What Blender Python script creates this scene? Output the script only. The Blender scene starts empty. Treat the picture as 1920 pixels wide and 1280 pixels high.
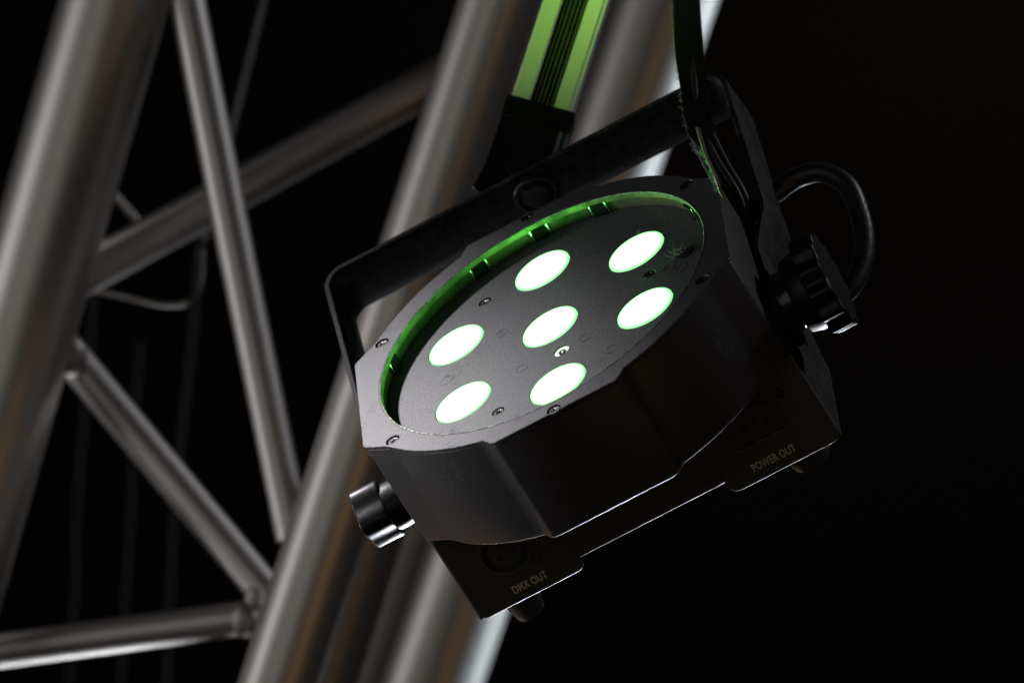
import bpy, bmesh, math, random
from mathutils import Vector, Matrix
random.seed(7)
R = math.radians
S = bpy.context.scene
C = S.collection
K = 0.0002677            # metres per design unit (the lamp is drawn in 0.27 mm units)
DIST = 5.71              # camera to lamp, metres

# ------------------------------------------------------------------ camera
cam_d = bpy.data.cameras.new('camera'); cam = bpy.data.objects.new('camera', cam_d); C.objects.link(cam)
cam.location = (0, -DIST, 0); cam.rotation_euler = (R(90), 0, 0)
cam_d.sensor_width = 36; cam_d.lens = 36 * DIST / (1920 * K)
cam_d.clip_start = 0.1; cam_d.clip_end = 60
cam_d.dof.use_dof = True; cam_d.dof.focus_distance = DIST; cam_d.dof.aperture_fstop = 8.5
S.camera = cam
S.render.resolution_x = 1024; S.render.resolution_y = 682

# ------------------------------------------------------------------ world and view
w = bpy.data.worlds.new('World'); S.world = w; w.use_nodes = True
bg = w.node_tree.nodes['Background']
bg.inputs[0].default_value = (1.0, 0.93, 0.85, 1); bg.inputs[1].default_value = 0.006
S.view_settings.view_transform = 'Standard'; S.view_settings.look = 'None'
S.view_settings.exposure = 0; S.view_settings.gamma = 1

# ------------------------------------------------------------------ lamps
def lamp(name, d, dist, power, size, col, aim=(0, 0, 0), kind='AREA', cone=None, blend=0.5):
    """d = (right, up, towards the camera)"""
    l = bpy.data.lights.new(name, kind); o = bpy.data.objects.new(name, l); C.objects.link(o)
    v = Vector((d[0], -d[2], d[1])).normalized() * dist + Vector(aim)
    o.location = v; o.rotation_euler = (Vector(aim) - v).to_track_quat('-Z', 'Y').to_euler()
    l.energy = power; l.color = col
    if kind == 'AREA':
        l.shape = 'DISK'; l.size = size
        if cone: l.spread = R(cone)
    else:
        l.spot_size = R(cone); l.spot_blend = blend; l.shadow_soft_size = size
    return o
lamp('key_lamp', (-.60, .68, -.33), 1.6, 245, .07, (1, .96, 1.0), aim=(-.125, 0, -.045), kind='SPOT', cone=11.2, blend=1.0)
lamp('left_lamp', (-.93, -.28, -.17), 2.2, .48, .35, (.95, .93, 1), cone=24)
lamp('truss_lamp', (-.88, .15, .22), 2.1, .36, .7, (.97, .94, .95), aim=(-.30, .5, 0), cone=40)
lamp('front_lamp', (-.44, .10, .89), 4.0, 8.0, 2.6, (1, .96, .91))
lamp('warm_lamp', (.50, -.22, .84), 3.6, 3.4, 1.1, (1, .57, .27))
lamp('side_lamp', (.71, .62, -.285), 2.4, 9, .25, (.92, .92, 1))
lamp('low_lamp', (.30, -.50, -.82), 2.0, .60, .22, (.88, .92, 1), aim=(-.02, 0, -.11), cone=14)
lamp('low_warm_lamp', (-.16, -.62, -.77), 2.0, .018, .22, (1, .62, .35), aim=(-.08, 0, -.1), cone=14)
lamp('truss_low_lamp', (.1, -.85, -.5), 1.6, .35, .3, (.9, .92, 1), aim=(-.3, .5, -.15), cone=30)
lamp('green_lamp', (-.50, .10, .86), 1.6, 155, .05, (.46, 1, .13), aim=(.038, .16, .197), kind='SPOT', cone=4.2, blend=.3)
def strip_lamp(name, pos, aim, power, sx, sy, col, spread):
    l = bpy.data.lights.new(name, 'AREA'); o = bpy.data.objects.new(name, l); C.objects.link(o)
    l.shape = 'RECTANGLE'; l.size = sx; l.size_y = sy; l.energy = power; l.color = col; l.spread = R(spread)
    z = (Vector(pos)-Vector(aim)).normalized(); y = Vector((.30, 0, .95)); y = (y-z*y.dot(z)).normalized(); x = y.cross(z)
    m = Matrix.Identity(4)
    for k, e in enumerate((x, y, z)):
        for q in range(3): m[q][k] = e[q]
    for q in range(3): m[q][3] = pos[q]
    o.matrix_world = m
strip_lamp('cool_strip_lamp', (.49, .97, 0), (.02, .80, 0), .42, .12, 1.2, (.80, .90, 1), 12)

# ------------------------------------------------------------------ materials
def mat(name, col, rough=.5, metal=0., bump=0., bscale=300, speck=None, coat=0, spec=.5, dust=None):
    m = bpy.data.materials.new(name); m.use_nodes = True
    nt = m.node_tree; b = nt.nodes['Principled BSDF']
    b.inputs['Base Color'].default_value = (*col, 1); b.inputs['Roughness'].default_value = rough
    b.inputs['Metallic'].default_value = metal; b.inputs['Coat Weight'].default_value = coat
    b.inputs['Specular IOR Level'].default_value = spec
    tc = nt.nodes.new('ShaderNodeTexCoord')
    def noise(sc, det=3):
        n = nt.nodes.new('ShaderNodeTexNoise'); n.inputs['Scale'].default_value = sc; n.inputs['Detail'].default_value = det
        nt.links.new(tc.outputs['Object'], n.inputs['Vector']); return n
    last = None
    if speck:
        n = noise(speck[0], 2); r = nt.nodes.new('ShaderNodeMapRange')
        r.inputs[1].default_value = speck[1]; r.inputs[2].default_value = speck[2]
        nt.links.new(n.outputs[0], r.inputs[0])
        mx = nt.nodes.new('ShaderNodeMix'); mx.data_type = 'RGBA'
        mx.inputs[6].default_value = (*col, 1); mx.inputs[7].default_value = (*speck[3], 1)
        nt.links.new(r.outputs[0], mx.inputs[0]); last = mx.outputs[2]
    if dust:
        n = noise(dust[0], 6); n2 = noise(dust[0]*7, 4)
        ad = nt.nodes.new('ShaderNodeMath'); ad.operation = 'ADD'
        nt.links.new(n.outputs[0], ad.inputs[0]); nt.links.new(n2.outputs[0], ad.inputs[1])
        r = nt.nodes.new('ShaderNodeMapRange'); r.inputs[1].default_value = dust[1]; r.inputs[2].default_value = dust[2]
        nt.links.new(ad.outputs[0], r.inputs[0])
        mx = nt.nodes.new('ShaderNodeMix'); mx.data_type = 'RGBA'
        mx.inputs[6].default_value = (*col, 1); mx.inputs[7].default_value = (*dust[3], 1)
        if last: nt.links.new(last, mx.inputs[6])
        nt.links.new(r.outputs[0], mx.inputs[0]); last = mx.outputs[2]
        rr = nt.nodes.new('ShaderNodeMapRange'); rr.inputs[3].default_value = rough; rr.inputs[4].default_value = .9
        nt.links.new(r.outputs[0], rr.inputs[0]); nt.links.new(rr.outputs[0], b.inputs['Roughness'])
    if last: nt.links.new(last, b.inputs['Base Color'])
    if bump:
        n = noise(bscale, 2); bp = nt.nodes.new('ShaderNodeBump'); bp.inputs['Strength'].default_value = bump
        bp.inputs['Distance'].default_value = .0004
        nt.links.new(n.outputs[0], bp.inputs['Height']); nt.links.new(bp.outputs[0], b.inputs['Normal'])
    return m
M_face = mat('black_powder_coat', (.030, .030, .034), .50, bump=.35, bscale=1400, speck=(1600, .50, .72, (.085, .085, .095)), dust=(60, 1.12, 1.5, (.07, .07, .07)))
M_plate = mat('black_speckled_coat', (.028, .028, .031), .55, bump=.22, bscale=1300, speck=(1250, .46, .64, (.14, .14, .155)), dust=(45, 1.12, 1.5, (.07, .07, .07)))
M_shell = mat('black_satin_shell', (.034, .033, .032), .45, bump=.12, bscale=1500, dust=(40, 1.15, 1.6, (.04, .04, .04)))
M_panel = mat('black_panel', (.054, .055, .052), .52, bump=.1, bscale=1500, dust=(70, 1.2, 1.6, (.035, .035, .035)))
M_yoke = mat('black_bracket_paint', (.008, .008, .008), .62, spec=.22, bump=.4, bscale=900, dust=(150, .92, 1.36, (.07, .07, .075)))
M_wall = mat('dark_metal_wall', (.075, .055, .032), .36, metal=.4, bump=.1, bscale=400, dust=(14, .95, 1.3, (.03, .03, .022)))
M_screw = mat('black_zinc_screw', (.10, .10, .10), .30, metal=.9, bump=.2, bscale=900)
M_steel2 = mat('polished_clip_steel', (.45, .45, .42), .22, metal=1)
M_edge = mat('bright_rim_glint', (.34, .34, .34), .5, metal=.6, dust=(300, .8, 1.2, (.05, .05, .05)))  # bright metal tone put in for the light caught on the rim's bevel
M_steel = mat('bright_screw_steel', (.6, .6, .56), .25, metal=1)
M_hole = mat('hole_black', (.002, .002, .002), .8, spec=.12)
M_gloss = mat('black_gloss_plastic', (.010, .010, .011), .34, bump=.15, bscale=250, coat=.4)
M_rub = mat('black_rubber_cable', (.018, .018, .019), .42, bump=.5, bscale=260, dust=(120, 1.12, 1.45, (.06, .06, .065)))
M_wire = mat('black_wire_jacket', (.010, .010, .010), .55, bump=.5, bscale=300, dust=(160, 1.1, 1.4, (.05, .05, .05)))
M_ins = mat('dark_ribbed_insert', (.07, .07, .07), .3)
M_lip = mat('pale_machined_lip', (.13, .085, .04), .45, metal=.3, dust=(14, .95, 1.3, (.04, .04, .025)))
M_yoke2 = mat('black_bolt', (.012, .012, .012), .38)
M_tail = mat('shiny_tape_tail', (.16, .14, .10), .4)
M_sp = mat('blue_grey_side_plate', (.22, .25, .29), .3, metal=.4)
M_clamp = mat('black_clamp_plastic', (.007, .007, .007), .34)
M_knob = mat('matte_black_knob', (.007, .007, .0075), .42, bump=.25, bscale=400, spec=.3)
M_tape = mat('black_tape', (.006, .006, .006), .6, bump=.6, bscale=500, spec=.2, dust=(200, 1.1, 1.5, (.03, .03, .03)))
M_text = mat('faded_white_print', (.80, .72, .64), .7, speck=(2200, .45, .66, (.40, .36, .32)))
M_dust = mat('dust_fluff', (.22, .22, .19), .95)
M_red = mat('red_screw', (.12, .03, .03), .4, metal=.5)
def alu(name, col, rough):
    m = mat(name, col, rough, metal=1, bump=.04, bscale=60)
    return m
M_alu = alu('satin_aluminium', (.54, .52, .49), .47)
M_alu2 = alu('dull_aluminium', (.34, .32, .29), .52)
M_prof = mat('anodised_profile', (.55, .56, .54), .55, metal=.35, bump=.1, bscale=200)
M_rope = mat('dark_rope', (.13, .12, .14), .7)
M_back = mat('black_cloth', (.005, .0045, .004), .9, bump=.3, bscale=20)
def emis():
    m = bpy.data.materials.new('green_led_lens'); m.use_nodes = True; nt = m.node_tree
    b = nt.nodes['Principled BSDF']; b.inputs['Base Color'].default_value = (.4, .5, .4, 1); b.inputs['Roughness'].default_value = .15
    tc = nt.nodes.new('ShaderNodeTexCoord'); ln = nt.nodes.new('ShaderNodeVectorMath'); ln.operation = 'LENGTH'
    sp = nt.nodes.new('ShaderNodeVectorMath'); sp.operation = 'MULTIPLY'; sp.inputs[1].default_value = (1, 1, 0)
    nt.links.new(tc.outputs['Object'], sp.inputs[0]); nt.links.new(sp.outputs[0], ln.inputs[0])
    mr = nt.nodes.new('ShaderNodeMapRange'); mr.inputs[1].default_value = 53*K; mr.inputs[2].default_value = 58*K
    nt.links.new(ln.outputs['Value'], mr.inputs[0])
    mr.inputs[1].default_value = 20*K
    rp = nt.nodes.new('ShaderNodeValToRGB'); e = rp.color_ramp.elements
    e[0].position = 0; e[0].color = (13, 105, 14, 1)
    e[1].position = 1; e[1].color = (.30, 1.0, .36, 1)
    q = e.new(.72); q.color = (1.6, 12, 2, 1)
    q = e.new(.86); q.color = (.80, 2.4, .80, 1)
    nt.links.new(mr.outputs[0], rp.inputs[0]); nt.links.new(rp.outputs[0], b.inputs['Emission Color'])
    b.inputs['Emission Strength'].default_value = 1.0
    return m
M_led = emis()

# ------------------------------------------------------------------ helpers
def link(name, me, m, parent=None, mw=None, sharp=35):
    if not isinstance(me, bpy.types.Mesh):
        bm = me; me = bpy.data.meshes.new(name); bm.to_mesh(me); bm.free()
    me.name = name
    if mw is not None: me.transform(mw)
    me.materials.clear(); me.materials.append(m)
    for p in me.polygons: p.use_smooth = True
    me.set_sharp_from_angle(angle=R(sharp))
    o = bpy.data.objects.new(name, me); C.objects.link(o); o.parent = parent
    return o
def thing(o, label, cat, group=None):
    o['label'] = label; o['category'] = cat
    if group: o['group'] = group
    return o
def empty(name, mw=None):
    o = bpy.data.objects.new(name, None); C.objects.link(o); o.empty_display_size = .02
    if mw is not None: o.matrix_world = mw
    return o
SC = Matrix.Scale(K, 4)
def T(x, y, z): return Matrix.Translation((x, y, z))
def frame(ex, ey, ez, o=(0, 0, 0)):
    m = Matrix.Identity(4)
    for i, e in enumerate((ex, ey, ez)):
        for j in range(3): m[j][i] = e[j]
    for j in range(3): m[j][3] = o[j]
    return m
def curve_mesh(cu):
    o = bpy.data.objects.new('tmp', cu); C.objects.link(o)
    dg = bpy.context.evaluated_depsgraph_get(); dg.update()
    me = bpy.data.meshes.new_from_object(o.evaluated_get(dg))
    bpy.data.objects.remove(o); bpy.data.curves.remove(cu)
    return me
def prism(loops, z0, z1, bev=0., bres=1):
    cu = bpy.data.curves.new('c', 'CURVE'); cu.dimensions = '2D'; cu.fill_mode = 'BOTH'
    for lp in loops:
        s = cu.splines.new('POLY'); s.points.add(len(lp)-1)
        for p, q in zip(s.points, lp): p.co = (q[0], q[1], 0, 1)
        s.use_cyclic_u = True
    cu.extrude = (z1-z0)/2 - bev; cu.bevel_depth = bev; cu.bevel_resolution = bres; cu.offset = -bev
    me = curve_mesh(cu); me.transform(T(0, 0, (z0+z1)/2)); return me
def circ(r, cx=0, cy=0, n=96, a0=0., a1=2*math.pi, end=False):
    return [(cx+r*math.cos(a0+(a1-a0)*i/n), cy+r*math.sin(a0+(a1-a0)*i/n)) for i in range(n+(1 if end else 0))]
def rrect(x0, y0, x1, y1, r, n=6, corners=(1, 1, 1, 1)):
    out = []
    for (cx, cy, a, f) in ((x1-r, y1-r, 0, corners[2]), (x0+r, y1-r, 90, corners[3]), (x0+r, y0+r, 180, corners[0]), (x1-r, y0+r, 270, corners[1])):
        if f: out += [(cx+r*math.cos(R(a+90*i/n)), cy+r*math.sin(R(a+90*i/n))) for i in range(n+1)]
        else:
            out.append(((x1 if a in (0, 270) else x0), (y1 if a in (0, 90) else y0)))
    return out
def lathe(prof, n=48, cap=True):
    bm = bmesh.new(); rings = []
    for r, z in prof:
        rings.append([bm.verts.new((r*math.cos(2*math.pi*i/n), r*math.sin(2*math.pi*i/n), z)) for i in range(n)] if r > 1e-6 else [bm.verts.new((0, 0, z))])
    for a, b in zip(rings, rings[1:]):
        for i in range(n):
            j = (i+1) % n
            if len(a) == 1 and len(b) == 1: continue
            if len(a) == 1: bm.faces.new((a[0], b[i], b[j]))
            elif len(b) == 1: bm.faces.new((a[i], a[j], b[0]))
            else: bm.faces.new((a[i], a[j], b[j], b[i]))
    bmesh.ops.recalc_face_normals(bm, faces=bm.faces)
    return bm
def box(x0, x1, y0, y1, z0, z1, bev=0, seg=2):
    bm = bmesh.new(); bmesh.ops.create_cube(bm, size=1)
    for v in bm.verts: v.co = ((x0+x1)/2+v.co.x*(x1-x0), (y0+y1)/2+v.co.y*(y1-y0), (z0+z1)/2+v.co.z*(z1-z0))
    if bev: bmesh.ops.bevel(bm, geom=list(bm.edges), offset=bev, segments=seg, affect='EDGES', profile=.5)
    return bm
def tomesh(bm):
    me = bpy.data.meshes.new('m'); bm.to_mesh(me); bm.free(); return me
def join(*parts):
    """parts: (mesh or bmesh, matrix)"""
    out = bmesh.new()
    for p, mw in parts:
        me = p if isinstance(p, bpy.types.Mesh) else tomesh(p)
        if mw is not None: me.transform(mw)
        out.from_mesh(me); bpy.data.meshes.remove(me)
    return out
def smooth_path(pts, sub=10):
    P = [Vector(p) for p in pts]; P = [2*P[0]-P[1]] + P + [2*P[-1]-P[-2]]; out = []
    for i in range(1, len(P)-2):
        for s in range(sub):
            t = s/sub; a, b, c, d = P[i-1:i+3]
            out.append(.5*((2*b)+(-a+c)*t+(2*a-5*b+4*c-d)*t*t+(-a+3*b-3*c+d)*t**3))
    out.append(P[-2]); return out
def tube(pts, r, n=16, sub=10, rad=None, cap=True):
    P = smooth_path(pts, sub) if sub > 1 else [Vector(p) for p in pts]
    bm = bmesh.new(); rings = []; up = None
    for i, p in enumerate(P):
        t = (P[min(i+1, len(P)-1)]-P[max(i-1, 0)]).normalized()
        if up is None: up = t.orthogonal().normalized()
        up = (up - t*up.dot(t)).normalized(); sd = t.cross(up)
        rr = r if rad is None else rad(i/(len(P)-1))
        rings.append([bm.verts.new(p+rr*(math.cos(2*math.pi*k/n)*up+math.sin(2*math.pi*k/n)*sd)) for k in range(n)])
    for a, b in zip(rings, rings[1:]):
        for k in range(n): bm.faces.new((a[k], a[(k+1) % n], b[(k+1) % n], b[k]))
    if cap: bm.faces.new(rings[0][::-1]); bm.faces.new(rings[-1])
    bmesh.ops.recalc_face_normals(bm, faces=bm.faces)
    return bm
def at(px, py, d=0.):
    """a point d metres behind the lamp's plane, given by where it stands in the frame"""
    f = K*(DIST+d)/DIST
    return Vector(((px-960)*f, d, (640-py)*f))

# ================================================================== SETTING
bk = box(-5, 5, 4.0, 4.05, -4, 4)
o = link('background', bk, M_back); o['kind'] = 'structure'
go = lamp('background_glow', (.2, .25, .5), 2.2, 20, .3, (1, .62, .36), aim=(.42, 3.98, .36), kind='SPOT', cone=24, blend=1)

# ================================================================== TRUSS
truss = empty('lighting_truss', Matrix.Translation(at(700, 640, .45)))
thing(truss, 'large blurred satin aluminium truss of thick leaning tubes and thin braces behind the lamp', 'truss')
def bar2(name, p, q, d0, d1, w, m, label=None, bend=0.):
    a, b = at(*p, d0), at(*q, d1)
    if name == 'main_tube': a, b = a+(a-b)*.45, b+(b-a)*.45
    f = (DIST+(d0+d1)/2)/DIST
    n = 12; pts = [a.lerp(b, i/n) + Vector((bend*K*math.sin(math.pi*i/n), 0, 0)) for i in range(n+1)]
    o = link(name, tube(pts, w/2*K*f, 48, 1), m); o.parent = truss; o.matrix_parent_inverse = truss.matrix_world.inverted()
    if label: o['label'] = label
    return o
bar2('main_tube', (260, -160), (-190, 1440), .50, .50, 203, M_alu, 'thickest tube at the far left')
bar2('main_tube', (985, -150), (475, 1430), .42, .42, 150, M_alu, 'bright tube running behind the lamp')
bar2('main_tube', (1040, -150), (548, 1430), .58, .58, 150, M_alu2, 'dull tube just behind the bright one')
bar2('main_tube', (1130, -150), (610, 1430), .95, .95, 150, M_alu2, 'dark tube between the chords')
bar2('main_tube', (1300, -150), (755, 1430), .80, .80, 190, M_alu, 'tube with a cold bright right edge')
bar2('brace', (297, -285), (552, 1010), .50, .44, 69, M_alu, bend=-4)
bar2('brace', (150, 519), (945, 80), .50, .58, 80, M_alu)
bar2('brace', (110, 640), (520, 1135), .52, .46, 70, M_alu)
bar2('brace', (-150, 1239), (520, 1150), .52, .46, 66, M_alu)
# weld collars where the braces meet the tubes
def collar(p, r, d):
    bm = bmesh.new(); bmesh.ops.create_uvsphere(bm, u_segments=24, v_segments=14, radius=r*K*.82, matrix=T(*at(*p, d)) @ Matrix.Diagonal((1, .8, 1.25, 1)))
    o = link('weld', bm, M_alu2); o.parent = truss; o.matrix_parent_inverse = truss.matrix_world.inverted()
for p, r, d in (((132, 668), 42, .50), ((178, 506), 40, .505), ((488, 1120), 40, .46), ((546, 965), 36, .44), ((462, 1160), 38, .46)): collar(p, r, d)
o = link('safety_wire', tube([at(180, 545, .60), at(250, 560, .58), at(320, 572, .58), at(358, 562, .58), at(376, 528, .60), at(378, 470, .63)], 6*K, 10), M_alu2)
thing(o, 'thin bare wire sagging in a loop from the thick left tube of the truss', 'wire')
o = link('bracket_strip', tube([at(205, 355, .66), at(240, 395, .66), at(285, 445, .66)], 8*K, 10), M_alu2)
thing(o, 'short thin metal strip slanting above the left end of the rear brace', 'strip')
def rope(pts, r, label, d=1.1, coil=False, col=M_rope):
    P = [at(x, y, d) for x, y in pts]
    if not coil: bm = tube(P, r*K*.6, 10)
    else:
        n = 78; n2 = n*10; a, b = P[0], P[-1]; q = []
        for i in range(n2+1):
            t = i/n2; ang = 2*math.pi*t*n
            q.append(a.lerp(b, t)+Vector((math.cos(ang), math.sin(ang), 0))*r*K)
        bm = tube(q, r*K*.45, 6, 1)
    return thing(link('hanging_rope', bm, col), label, 'rope', 'thin ropes hanging behind the truss')
rope([(378, 430), (362, 620), (340, 820), (325, 1000), (312, 1300), (290, 2000)], 7, 'dark rope hanging behind the truss, passing right of the sagging wire')
rope([(178, 540), (165, 700), (148, 900), (140, 1100), (130, 1300), (110, 2000)], 5, 'thin dark rope hanging nearest the thick left tube')
rope([(262, 640), (250, 850), (240, 1050), (225, 1300), (190, 2000)], 5, 'faint dark rope hanging in the middle of the three below the braces')
rope([(600, -420), (383, 450)], 5.5, 'ribbed coiled cord at the top between the steep brace and the bright tube', .7, True, mat('grey_cord', (.30, .28, .32), .6))

# ================================================================== STAGE LIGHT
X2 = Vector((.8730, .4520, .1826)); Nn = Vector((-.4837, .7551, .4433)).normalized()
X2 = (X2 - Nn*X2.dot(Nn)).normalized(); Y2 = Nn.cross(X2)
def tow(v): return Vector((v[0], -v[2], v[1]))
LOC = Vector(((1031-960)*K, 0, (640-612)*K))
FM = frame(tow(X2), tow(Y2), tow(Nn), LOC)
lampo = empty('stage_light', FM)
thing(lampo, 'square black LED par stage light with seven glowing green lenses hanging in its bracket', 'stage light')
def L(name, me, m, parent=None, mw=None, sharp=35, label=None):
    o = link(name, me, m, parent or lampo, SC @ (mw if mw is not None else Matrix.Identity(4)), sharp)
    if label: o['label'] = label
    return o
# the quarter outline mirrored four ways
def outline(s=1., dr=0.):
    q = [(391, 153), (390, 160), (386, 166), (345, 200)]
    a0, a1 = 33, 67.5
    q += [((396-6*i/14)*math.cos(R(a0+(a1-a0)*i/14)), (396-6*i/14)*math.sin(R(a0+(a1-a0)*i/14))) for i in range(15)]
    q += [(134, 385), (126, 390)]
    pts = q + [(-x, y) for x, y in q[::-1]] + [(-x, -y) for x, y in q] + [(x, -y) for x, y in q[::-1]]
    out = []
    for x, y in pts:
        r = math.hypot(x, y); out.append((x*(s-dr/r), y*(s-dr/r)))
    return out
def pol(r, a): return (r*math.cos(R(a)), r*math.sin(R(a)))
face_screws = [pol(380, -30+60*i) for i in range(6)]
L('face_plate', prism([outline(), circ(348.2, 2, -4, n=160)] + [circ(14, *p, n=24) for p in face_screws], 29, 37, 1.2), M_face)
L('shell', prism([outline(1, 3), outline(1, 14)], -200, 28.6, 3.0, 2), M_shell)
# inner wall of the well
wall = L('inner_wall', prism([circ(362, n=160), circ(350, n=160)], -14, 28.4, 0), M_wall)
for a in (110.6, 88.0, 66.3, 157.1, 22, -20, -70, -125):     # dark spring clips with two shiny folded edges
    b = L('clip', prism([[(341, -15), (341, 15), (351, 15), (351, -15)]], -12, 27, .8), M_hole, wall, Matrix.Rotation(R(a), 4, 'Z'), sharp=30)
    for e in (-20, 16): L('clip_edge', box(342.5, 350.8, e, e+4, -12, 27, 1.2), M_steel2, b, Matrix.Rotation(R(a), 4, 'Z'))
L('lip', lathe([(346.4, 36.4), (345.8, 25), (352, 25), (348.4, 36.4), (346.4, 36.4)], 200), M_lip, None, T(2, -4, 0))
L('rim_glint', lathe([(345.2, 36.2), (346.4, 37.5), (347.4, 37.25), (345.9, 35.2), (345.2, 36.2)], 200), M_edge, None, T(2, -4, 0))  # thin bright ring added as the lit line along the opening
# LED plate
leds = [(0, 0)] + [pol(224.1, -30+60*i) for i in range(6)]
def uv(u, v): return (u*.8660+v*.5, -u*.5+v*.8660)
pscrews = [uv(-217, 126), uv(-3, -247), uv(183, 110)]
phole = uv(69, -87); bighole = uv(244, 157)
plate = L('lens_plate', prism([circ(349, n=140)] + [circ(59.5, *p, n=64) for p in leds] + [circ(13, *p, n=24) for p in pscrews] + [circ(16, *phole, n=24), circ(19, *bighole, n=28)], -5, 0, .8), M_plate)
L('plate_backing', prism([circ(356, n=64)], -24, -20), M_hole)
lens_me = None
for p in leds:
    if lens_me is None:
        o = L('lens', lathe([(58.4, -8), (58.4, -1.0), (57.5, .9), (48, 2.6), (30, 4.4), (12, 5.2), (0, 5.4)], 64), M_led, None, None, 50)
        lens_me = o.data
    else:
        o = bpy.data.objects.new('lens', lens_me); C.objects.link(o); o.parent = lampo
    o.location = (p[0]*K, p[1]*K, 0)
def screw(parent, mw, r, m=M_screw, rot=20, name='screw'):
    """countersunk cross-head screw, top near z=0"""
    bm = join((prism([circ(r, n=32), [(x*math.cos(R(rot))-y*math.sin(R(rot)), x*math.sin(R(rot))+y*math.cos(R(rot))) for x, y in
        [(r*.14, r*.14), (r*.14, r*.62), (-r*.14, r*.62), (-r*.14, r*.14), (-r*.62, r*.14), (-r*.62, -r*.14), (-r*.14, -r*.14), (-r*.14, -r*.62), (r*.14, -r*.62), (r*.14, -r*.14), (r*.62, -r*.14), (r*.62, r*.14)]]], -3, 0, r*.08), None),
        (lathe([(0, -6), (r*.8, -6), (r*.8, -2.8), (0, -2.8)], 24), None))
    return L(name, bm, m, parent, mw)
for i, p in enumerate(face_screws): screw(lampo, T(p[0], p[1], 34.5), 11.5, M_screw, 20+33*i)
for i, p in enumerate(pscrews): screw(plate, T(p[0], p[1], -1.5), 11, M_screw, 10+40*i)
mg = bpy.data.materials.new('added_hole_glow'); mg.use_nodes = True  # disc added to glow, standing in for bright light at the screw hole
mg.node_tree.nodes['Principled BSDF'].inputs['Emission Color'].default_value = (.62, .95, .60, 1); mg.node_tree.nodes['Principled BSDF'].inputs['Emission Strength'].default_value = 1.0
L('hole_glow_disc', lathe([(15.8, -4), (15, -2.4), (9, -1.4), (0, -1)], 32), mg, plate, T(phole[0], phole[1], 0))['label'] = 'small pale green disc made to glow below the middle lens'
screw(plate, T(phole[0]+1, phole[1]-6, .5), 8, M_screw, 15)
L('socket_ring', join((lathe([(19, -4), (19, 2), (15, 3), (12, 2), (12, -12), (0, -12)], 32), T(*bighole, 0)), (lathe([(6, -12), (6, -2), (4, 0), (0, 0)], 20), T(*bighole, 0))), M_screw, plate)
# moulded circle marks on the plate
for p in (uv(-9, -120), uv(-192, -112), uv(112, -60), uv(200, -114), uv(225, 116), uv(-120, 10), uv(60, 130), uv(258, 108)):
    L('moulded_mark', lathe([(13, -.2), (13, .5), (11.5, .5), (11.5, -.2)], 40), M_plate, plate, T(p[0], p[1], 0))
# dust flecks (in the big hole, on the wall, lens edges)
def fluff(center, n, spread, ln, z=1.):
    parts = []
    for _ in range(n):
        c = Vector((center[0]+random.gauss(0, spread), center[1]+random.gauss(0, spread), z+abs(random.gauss(0, 2))))
        pts = [c]
        d = Vector((random.gauss(0, 1), random.gauss(0, 1), random.gauss(0, .5))).normalized()
        for s in range(4):
            d = (d+Vector((random.gauss(0, .6), random.gauss(0, .6), random.gauss(0, .4)))).normalized(); pts.append(pts[-1]+d*ln/4)
        parts.append((tube(pts, .45, 4, 1), None))
    return join(*parts)
def dustpart(pts, n, sp, ln, z, lab):
    o = L('dust', join(*[(fluff(p, n, sp, ln, z), None) for p in pts]), M_dust, plate); o['label'] = lab; o['kind'] = 'stuff'
dustpart([(bighole[0]-10, bighole[1]+8)], 60, 8, 16, 3, 'fluffy dust caught in the hole')
dustpart([(leds[2][0]+12, leds[2][1]+58)], 5, 1.5, 7, 3, 'speck of dust on the lens edge')
dustpart([uv(285, -125)], 16, 4, 8, 3, 'specks of dust beside the right lens')

# rear housing: sides, back, connector panel
PY = -142
prof = [(-134, -196), (-134, -394), (-120, -398), (120, -398), (172, -330), (172, -196)]      # (y, h)
bm = prism([[(y, h) for y, h in prof]], -378, 378, 2.5)
L('rear_housing', bm, M_shell, None, frame((0, 1, 0), (0, 0, 1), (1, 0, 0)))
# side cheeks, slightly bigger than the housing
for sx in (-1, 1):
    cheek = prism([[(-PY*-1+1, -196), (PY+1, -412), (PY+14, -416), (110, -416), (168, -345), (176, -196)]], sx*384-3, sx*384+3, 1.2)
    L('side_cheek', cheek, M_yoke, None, frame((0, 1, 0), (0, 0, 1), (1, 0, 0)))
PF = frame((1, 0, 0), (0, 0, 1), (0, -1, 0))         # plate frame: x, h, outwards (-y)
def arc(cx, cy, r, a0, a1, n=6): return [(cx+r*math.cos(R(a0+(a1-a0)*i/n)), cy+r*math.sin(R(a0+(a1-a0)*i/n))) for i in range(n+1)]
pout = [(-386, -190)] + arc(-368, -398, 18, 180, 270) + arc(-178, -398, 18, 270, 360) + [(-160, -393), (-157, -390)] + [(150, -390)] + [(388, -390), (388, -190)]
xlr = (-277, -305); iec = (258, -297)
iech = [(iec[0]-58, iec[1]+20), (iec[0]-36, iec[1]+44), (iec[0]+36, iec[1]+44), (iec[0]+58, iec[1]+20), (iec[0]+58, iec[1]-34), (iec[0]+50, iec[1]-42), (iec[0]-50, iec[1]-42), (iec[0]-58, iec[1]-34)]
pn = L('connector_panel', prism([pout, circ(47, *xlr, n=48)], 134.5, 142, 2.8, 2), M_panel, None, PF)
pw = L('power_panel', prism([rrect(152, -416, 388, -190, 20, corners=(1, 1, 0, 0)), iech], 142.3, 149, 2.6, 2), M_panel, None, PF)
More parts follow.
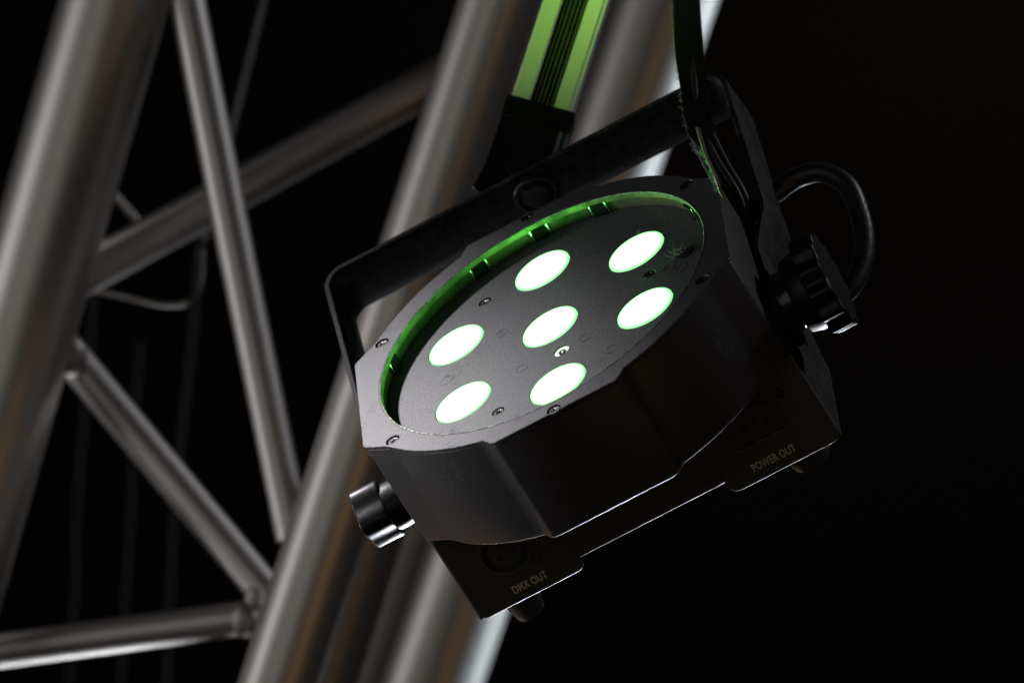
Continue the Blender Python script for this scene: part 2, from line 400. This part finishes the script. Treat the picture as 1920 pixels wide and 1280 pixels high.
# round data socket
L('data_socket', join((prism([circ(52, *xlr, n=56), circ(43, *xlr, n=56)], 142.3, 146, 1.2), None),
    (prism([circ(33, *xlr, n=40)] + [circ(5, xlr[0]+18*math.cos(R(a)), xlr[1]+18*math.sin(R(a)), n=14) for a in (90, 210, 330)], 120, 141.5, 1.5), None)), M_panel, pn, PF)
# power socket: raised tongue with three slots
def rect(cx, cy, w, h): return [(cx-w/2, cy-h/2), (cx+w/2, cy-h/2), (cx+w/2, cy+h/2), (cx-w/2, cy+h/2)]
L('power_socket', join((prism([[(iec[0]+(x-iec[0])*.74, iec[1]+(y-iec[1])*.70) for x, y in iech], rect(iec[0]-24, iec[1]-6, 7, 22), rect(iec[0], iec[1]+8, 7, 22), rect(iec[0]+24, iec[1]-6, 7, 22)], 120, 148.5, 1.2), None),
    (prism([[(iec[0]+(x-iec[0])*.985, iec[1]+(y-iec[1])*.985) for x, y in iech]], 112, 119), None)), M_panel, pw, PF)
screw(pn, PF @ T(-232, -352, 143.5), 9, M_red, 25)
screw(pw, PF @ T(330, -268, 149), 11, M_screw, 35)
# printed words
def text(body, x, h, size, z, parent, sx=.78):
    cu = bpy.data.curves.new('t', 'FONT'); cu.body = body; cu.size = size; cu.align_x = 'CENTER'; cu.align_y = 'CENTER'
    cu.extrude = .15; cu.offset = size*.018; cu.space_character = 1.06
    me = curve_mesh(cu)
    return L('printed_words', me, M_text, parent, PF @ T(x, h, z) @ Matrix.Diagonal((sx, 1, 1, 1)))
text('DMX OUT', -268, -388, 23.5, 142.3, pn, .64)
text('POWER OUT', 256, -386, 24, 149.3, pw, .62)
# plugs behind the back
BF = frame((1, 0, 0), (0, -1, 0), (0, 0, -1))
for (x, y, r, l, nm) in ((-312, -72, 35, 84, 'rear_foot'), (300, -60, 44, 76, 'rear_foot')):
    L(nm, lathe([(0, 398), (r, 398), (r, 398+l*.7), (r-7, 398+l), (r-14, 398+l), (0, 398+l-4)], 36), M_shell, None, BF @ T(x, -y, 0))
L('lug', box(-305, -278, 95, 104, 396, 436, 2), M_screw, None, BF)
L('lug', box(168, 172, 118, 128, 396, 428, 1), M_screw, None, BF)

# ---- bracket (yoke)
PIV = (-15, -176)
tdir = Vector((0, 575-PIV[0], -17-PIV[1])); LEN = tdir.length; tdir.normalize(); wdir = Vector((1, 0, 0)).cross(tdir)
YF = frame((1, 0, 0), tdir, wdir, (0, PIV[0], PIV[1]))
def upath(hw, top, r, t0):
    q = [(hw-36, t0), (hw-36, 110), (hw-34, 122), (hw-2, 205), (hw, 218)]
    return q + arc(hw-r, top-r, r, 0, 90, 8) + arc(-hw+r, top-r, r, 90, 180, 8) + [(-x, y) for x, y in q[::-1]]
inner = upath(429, LEN-6, 34, -62); outer = upath(440, LEN+5, 45, -62)
yk = L('bracket', prism([outer + inner[::-1]], -59, 59, 2.0), M_yoke, None, YF, label='dusty black bracket bent round the lamp')
# round bolt head and washer at the centre of the crossbar
L('bracket_bolt', join((lathe([(46, 0), (46, 5), (44, 8), (38, 9), (34, 8), (34, 5)], 56), None), (lathe([(34, 4), (30, 14), (12, 16), (0, 16)], 6), None)), M_yoke2, yk,
  frame((1, 0, 0), -wdir, -tdir, Vector((2, PIV[0], PIV[1])) + tdir*(LEN-6)))
# knobs on the pivots
def knob(sx, r, length, lobes, off):
    n = lobes*12; loop = []
    for i in range(n):
        a = 2*math.pi*i/n; c = math.cos(lobes*a); rr = r*(1-.11*(1-c)*(1 if lobes < 6 else .55))
        loop.append((rr*math.cos(a), rr*math.sin(a)))
    zf = frame((0, 1, 0), (0, 0, 1), (1, 0, 0)) if sx > 0 else frame((0, 0, 1), (0, 1, 0), (-1, 0, 0))
    bm = join((prism([loop], off+length*.30, off+length, 5, 3), Matrix.Rotation(R(12), 4, 'Z')), (lathe([(0, off-14), (r*.74, off-14), (r*.80, off+length*.1), (r*.80, off+length*.32), (0, off+length*.32)], 40), None))
    return L('knob', bm, M_knob, yk, T(0, PIV[0], PIV[1]) @ zf)
knob(-1, 60, 86, 4, 416)['label'] = 'glossy lobed knob at the left pivot'
knob(1, 98, 68, 12, 444)['label'] = 'larger fluted knob at the right pivot'
L('knob_hub', lathe([(0, 405), (60, 405), (60, 486), (0, 486)], 40), M_gloss, yk, T(0, PIV[0], PIV[1]) @ frame((0, 1, 0), (0, 0, 1), (1, 0, 0)))

# ================================================================== CLAMP AND POLE above the bracket
def loc(x, y, h): return FM @ Vector((x*K, y*K, h*K))
pd = (at(1103, -60, .20) - at(1008, 230, .165)).normalized()
pf = Vector((0, -1, 0)); pf = (pf + Vector((-.10, 0, 0))); pf = (pf - pd*pf.dot(pd)).normalized(); ps = pd.cross(pf)
# frame: x = across, y = along, z = towards the viewer
px_ = pd.cross(pf)
PM = frame(px_, pd, pf, at(1002, 237, .165))
pole = empty('support_pole', PM)
thing(pole, 'grooved aluminium pole lit bright green above the clamp at the top of the photo', 'pole')
def Lp(name, me, m, parent, mw=None):
    o = link(name, me, m, parent, SC @ (mw if mw is not None else Matrix.Identity(4))); return o
# cross section of the extrusion: two flat flanges with a grooved channel between
sec = [(-60, -40), (-60, 0), (-57, 3), (-27, 3), (-24, 0), (-24, -10)]
sec += [(-24, -34), (24, -34)]
sec += [(24, -10), (24, 0), (27, 3), (52, 3), (54, 0), (55, -2), (60, -3), (62, -6), (62, -40)]
body = prism([sec], -35, 1100, 0)
Lp('extrusion', body, M_prof, pole, frame((1, 0, 0), (0, 0, 1), (0, 1, 0)))
ins = [(-23, -33)]
for i in range(5):
    x0 = -20+8.6*i; ins += [(x0, -30), (x0+1.5, -13), (x0+4, -13), (x0+6, -30)]
ins += [(23, -33)]
Lp('ribbed_insert', prism([ins], -35, 1100, 0), M_ins, pole, frame((1, 0, 0), (0, 0, 1), (0, 1, 0)))
clamp = empty('clamp', PM)
thing(clamp, 'black plastic clamp joining the green lit pole to the top of the bracket', 'clamp')
Lp('collar', box(-68, 70, 0, 46, -58, 16, 5), M_hole, clamp)
Lp('jaw', join((prism([[(-66, 4), (-68, -110), (-78, -160), (-60, -172), (46, -150), (52, -100), (52, 4)]], -44, 8, 4, 2), None), (prism([[(-20, -12), (-24, -110), (-12, -118), (30, -108), (34, -12)]], 8, 14, 2, 2), None)), M_clamp, clamp)
Lp('side_plate', prism([rrect(50, -104, 58, 2, 3)], -52, 10, 1), M_sp, clamp)
Lp('side_plate', prism([rrect(64, -90, 68, 2, 2)], -30, 6, 1), M_sp, clamp)
Lp('stud', lathe([(0, -30), (14, -30), (14, 40), (0, 40)], 20), M_screw, clamp, T(-18, -150, -20) @ Matrix.Rotation(R(90), 4, 'X'))

# ================================================================== CABLES
def dpt(px, py, z):  # z in design units towards the viewer
    return at(px, py, -z*K)
o = link('power_cable', tube([dpt(1345, 480, -260), dpt(1385, 430, -270), dpt(1420, 388, -290), dpt(1461, 356, -300), dpt(1500, 331, -300), dpt(1545, 324, -290), dpt(1588, 348, -270), dpt(1611, 398, -240), dpt(1621, 450, -210), dpt(1615, 500, -180), dpt(1590, 545, -150), dpt(1540, 575, -130)], 20*K, 24), M_rub)
thing(o, 'thick black cable looping out to the right behind the larger knob', 'cable')
wb = empty('wire_bundle', Matrix.Translation(dpt(1290, 0, -360)))
thing(wb, 'bundle of black wires and dusty tape hanging from the top in front of the bracket', 'wires')
def W(name, bm, m, label=None):
    o = link(name, bm, m); o.parent = wb; o.matrix_parent_inverse = wb.matrix_world.inverted()
    if label: o['label'] = label
base = [(1262, -700, -400), (1278, -200, -360), (1283, -60, -350), (1290, 60, -340), (1302, 150, -325), (1314, 230, -280), (1340, 300, -190), (1378, 365, -130), (1402, 430, -130), (1445, 510, -160), (1480, 580, -200)]
for dx, dz, r in ((-16, 6, 9), (2, 12, 10), (17, 0, 11), (6, -12, 11)):
    ph = random.random()*6
    W('wire', tube([dpt(x+dx*(1 if y < 200 else .8)+4*math.sin(y*.02+ph), y, z+dz) for x, y, z in base], r*K*.72, 12, 8), M_wire)
W('wire', tube([dpt(1240, -700, -390), dpt(1254, -200, -340), dpt(1258, -60, -330), dpt(1267, 60, -330), dpt(1284, 150, -325), dpt(1292, 230, -320), dpt(1318, 300, -305), dpt(1345, 350, -280)], 5*K, 10), M_rub)
W('wire', tube([dpt(1298, 150, -318), dpt(1330, 260, -300), dpt(1375, 330, -270), dpt(1402, 370, -250), dpt(1410, 410, -240)], 5*K, 10), M_rub)
# tape wound round the bundle, with its loose tail
def ribbon(pts, wd, th=1.2, ang=None):
    P = smooth_path(pts, 8); bm = bmesh.new(); prev = None
    for i, p in enumerate(P):
        t = (P[min(i+1, len(P)-1)]-P[max(i-1, 0)]).normalized(); a = R(12+22*math.sin(i*.11)) if ang is None else R(ang)
        s = (Vector((1, 0, 0))*math.cos(a)+Vector((0, 1, 0))*math.sin(a)); s = (s-t*s.dot(t)).normalized(); nn = t.cross(s)
        wv = wd*(.94+.06*math.sin(i*.3))*(1 if i < len(P)-6 else (len(P)-i)/6)
        v = [bm.verts.new(p+s*wv*K*a1+nn*th*K*b1) for a1, b1 in ((-1, -1), (1, -1), (1, 1), (-1, 1))]
        if prev:
            for k in range(4): bm.faces.new((prev[k], prev[(k+1) % 4], v[(k+1) % 4], v[k]))
        else: bm.faces.new(v[::-1])
        prev = v
    bm.faces.new(prev); bmesh.ops.recalc_face_normals(bm, faces=bm.faces); return bm
W('tape', ribbon([dpt(1262, -700, -390), dpt(1275, -200, -340), dpt(1280, -60, -320), dpt(1288, 60, -315), dpt(1298, 150, -310), dpt(1308, 220, -265), dpt(1330, 290, -190)], 27), M_tape)
W('tape', ribbon([dpt(1308, 240, -200), dpt(1322, 285, -40), dpt(1334, 315, 30), dpt(1346, 345, 48), dpt(1356, 372, 40)], 3.5, 2.2, 30), M_tail, 'loose tail of tape')

# lint on the left edge of the tape and along the loose tail
def lint(pts, n, ln):
    P = smooth_path(pts, 12); parts = []
    for _ in range(n):
        a = random.random()*(len(P)-1.001); i = int(a); c = P[i].lerp(P[i+1], a-i)+Vector((random.gauss(0, 1.5), random.gauss(0, 2), random.gauss(0, 1)))*K
        d = Vector((random.gauss(-.4, 1), random.gauss(0, 1), random.gauss(0, 1))).normalized(); q = [c]
        for k in range(3):
            d = (d+Vector((random.gauss(0, .6), random.gauss(0, .6), random.gauss(0, .6)))).normalized(); q.append(q[-1]+d*ln*K/3)
        parts.append((tube(q, .5*K, 4, 1), None))
    return join(*parts)
W('lint', lint([dpt(1256, -40, -325), dpt(1263, 60, -320), dpt(1274, 150, -312), dpt(1283, 220, -270), dpt(1302, 280, -195), dpt(1318, 290, -40), dpt(1332, 325, 34), dpt(1346, 360, 48)], 420, 6), M_dust)
bpy.data.objects['lint']['kind'] = 'stuff'
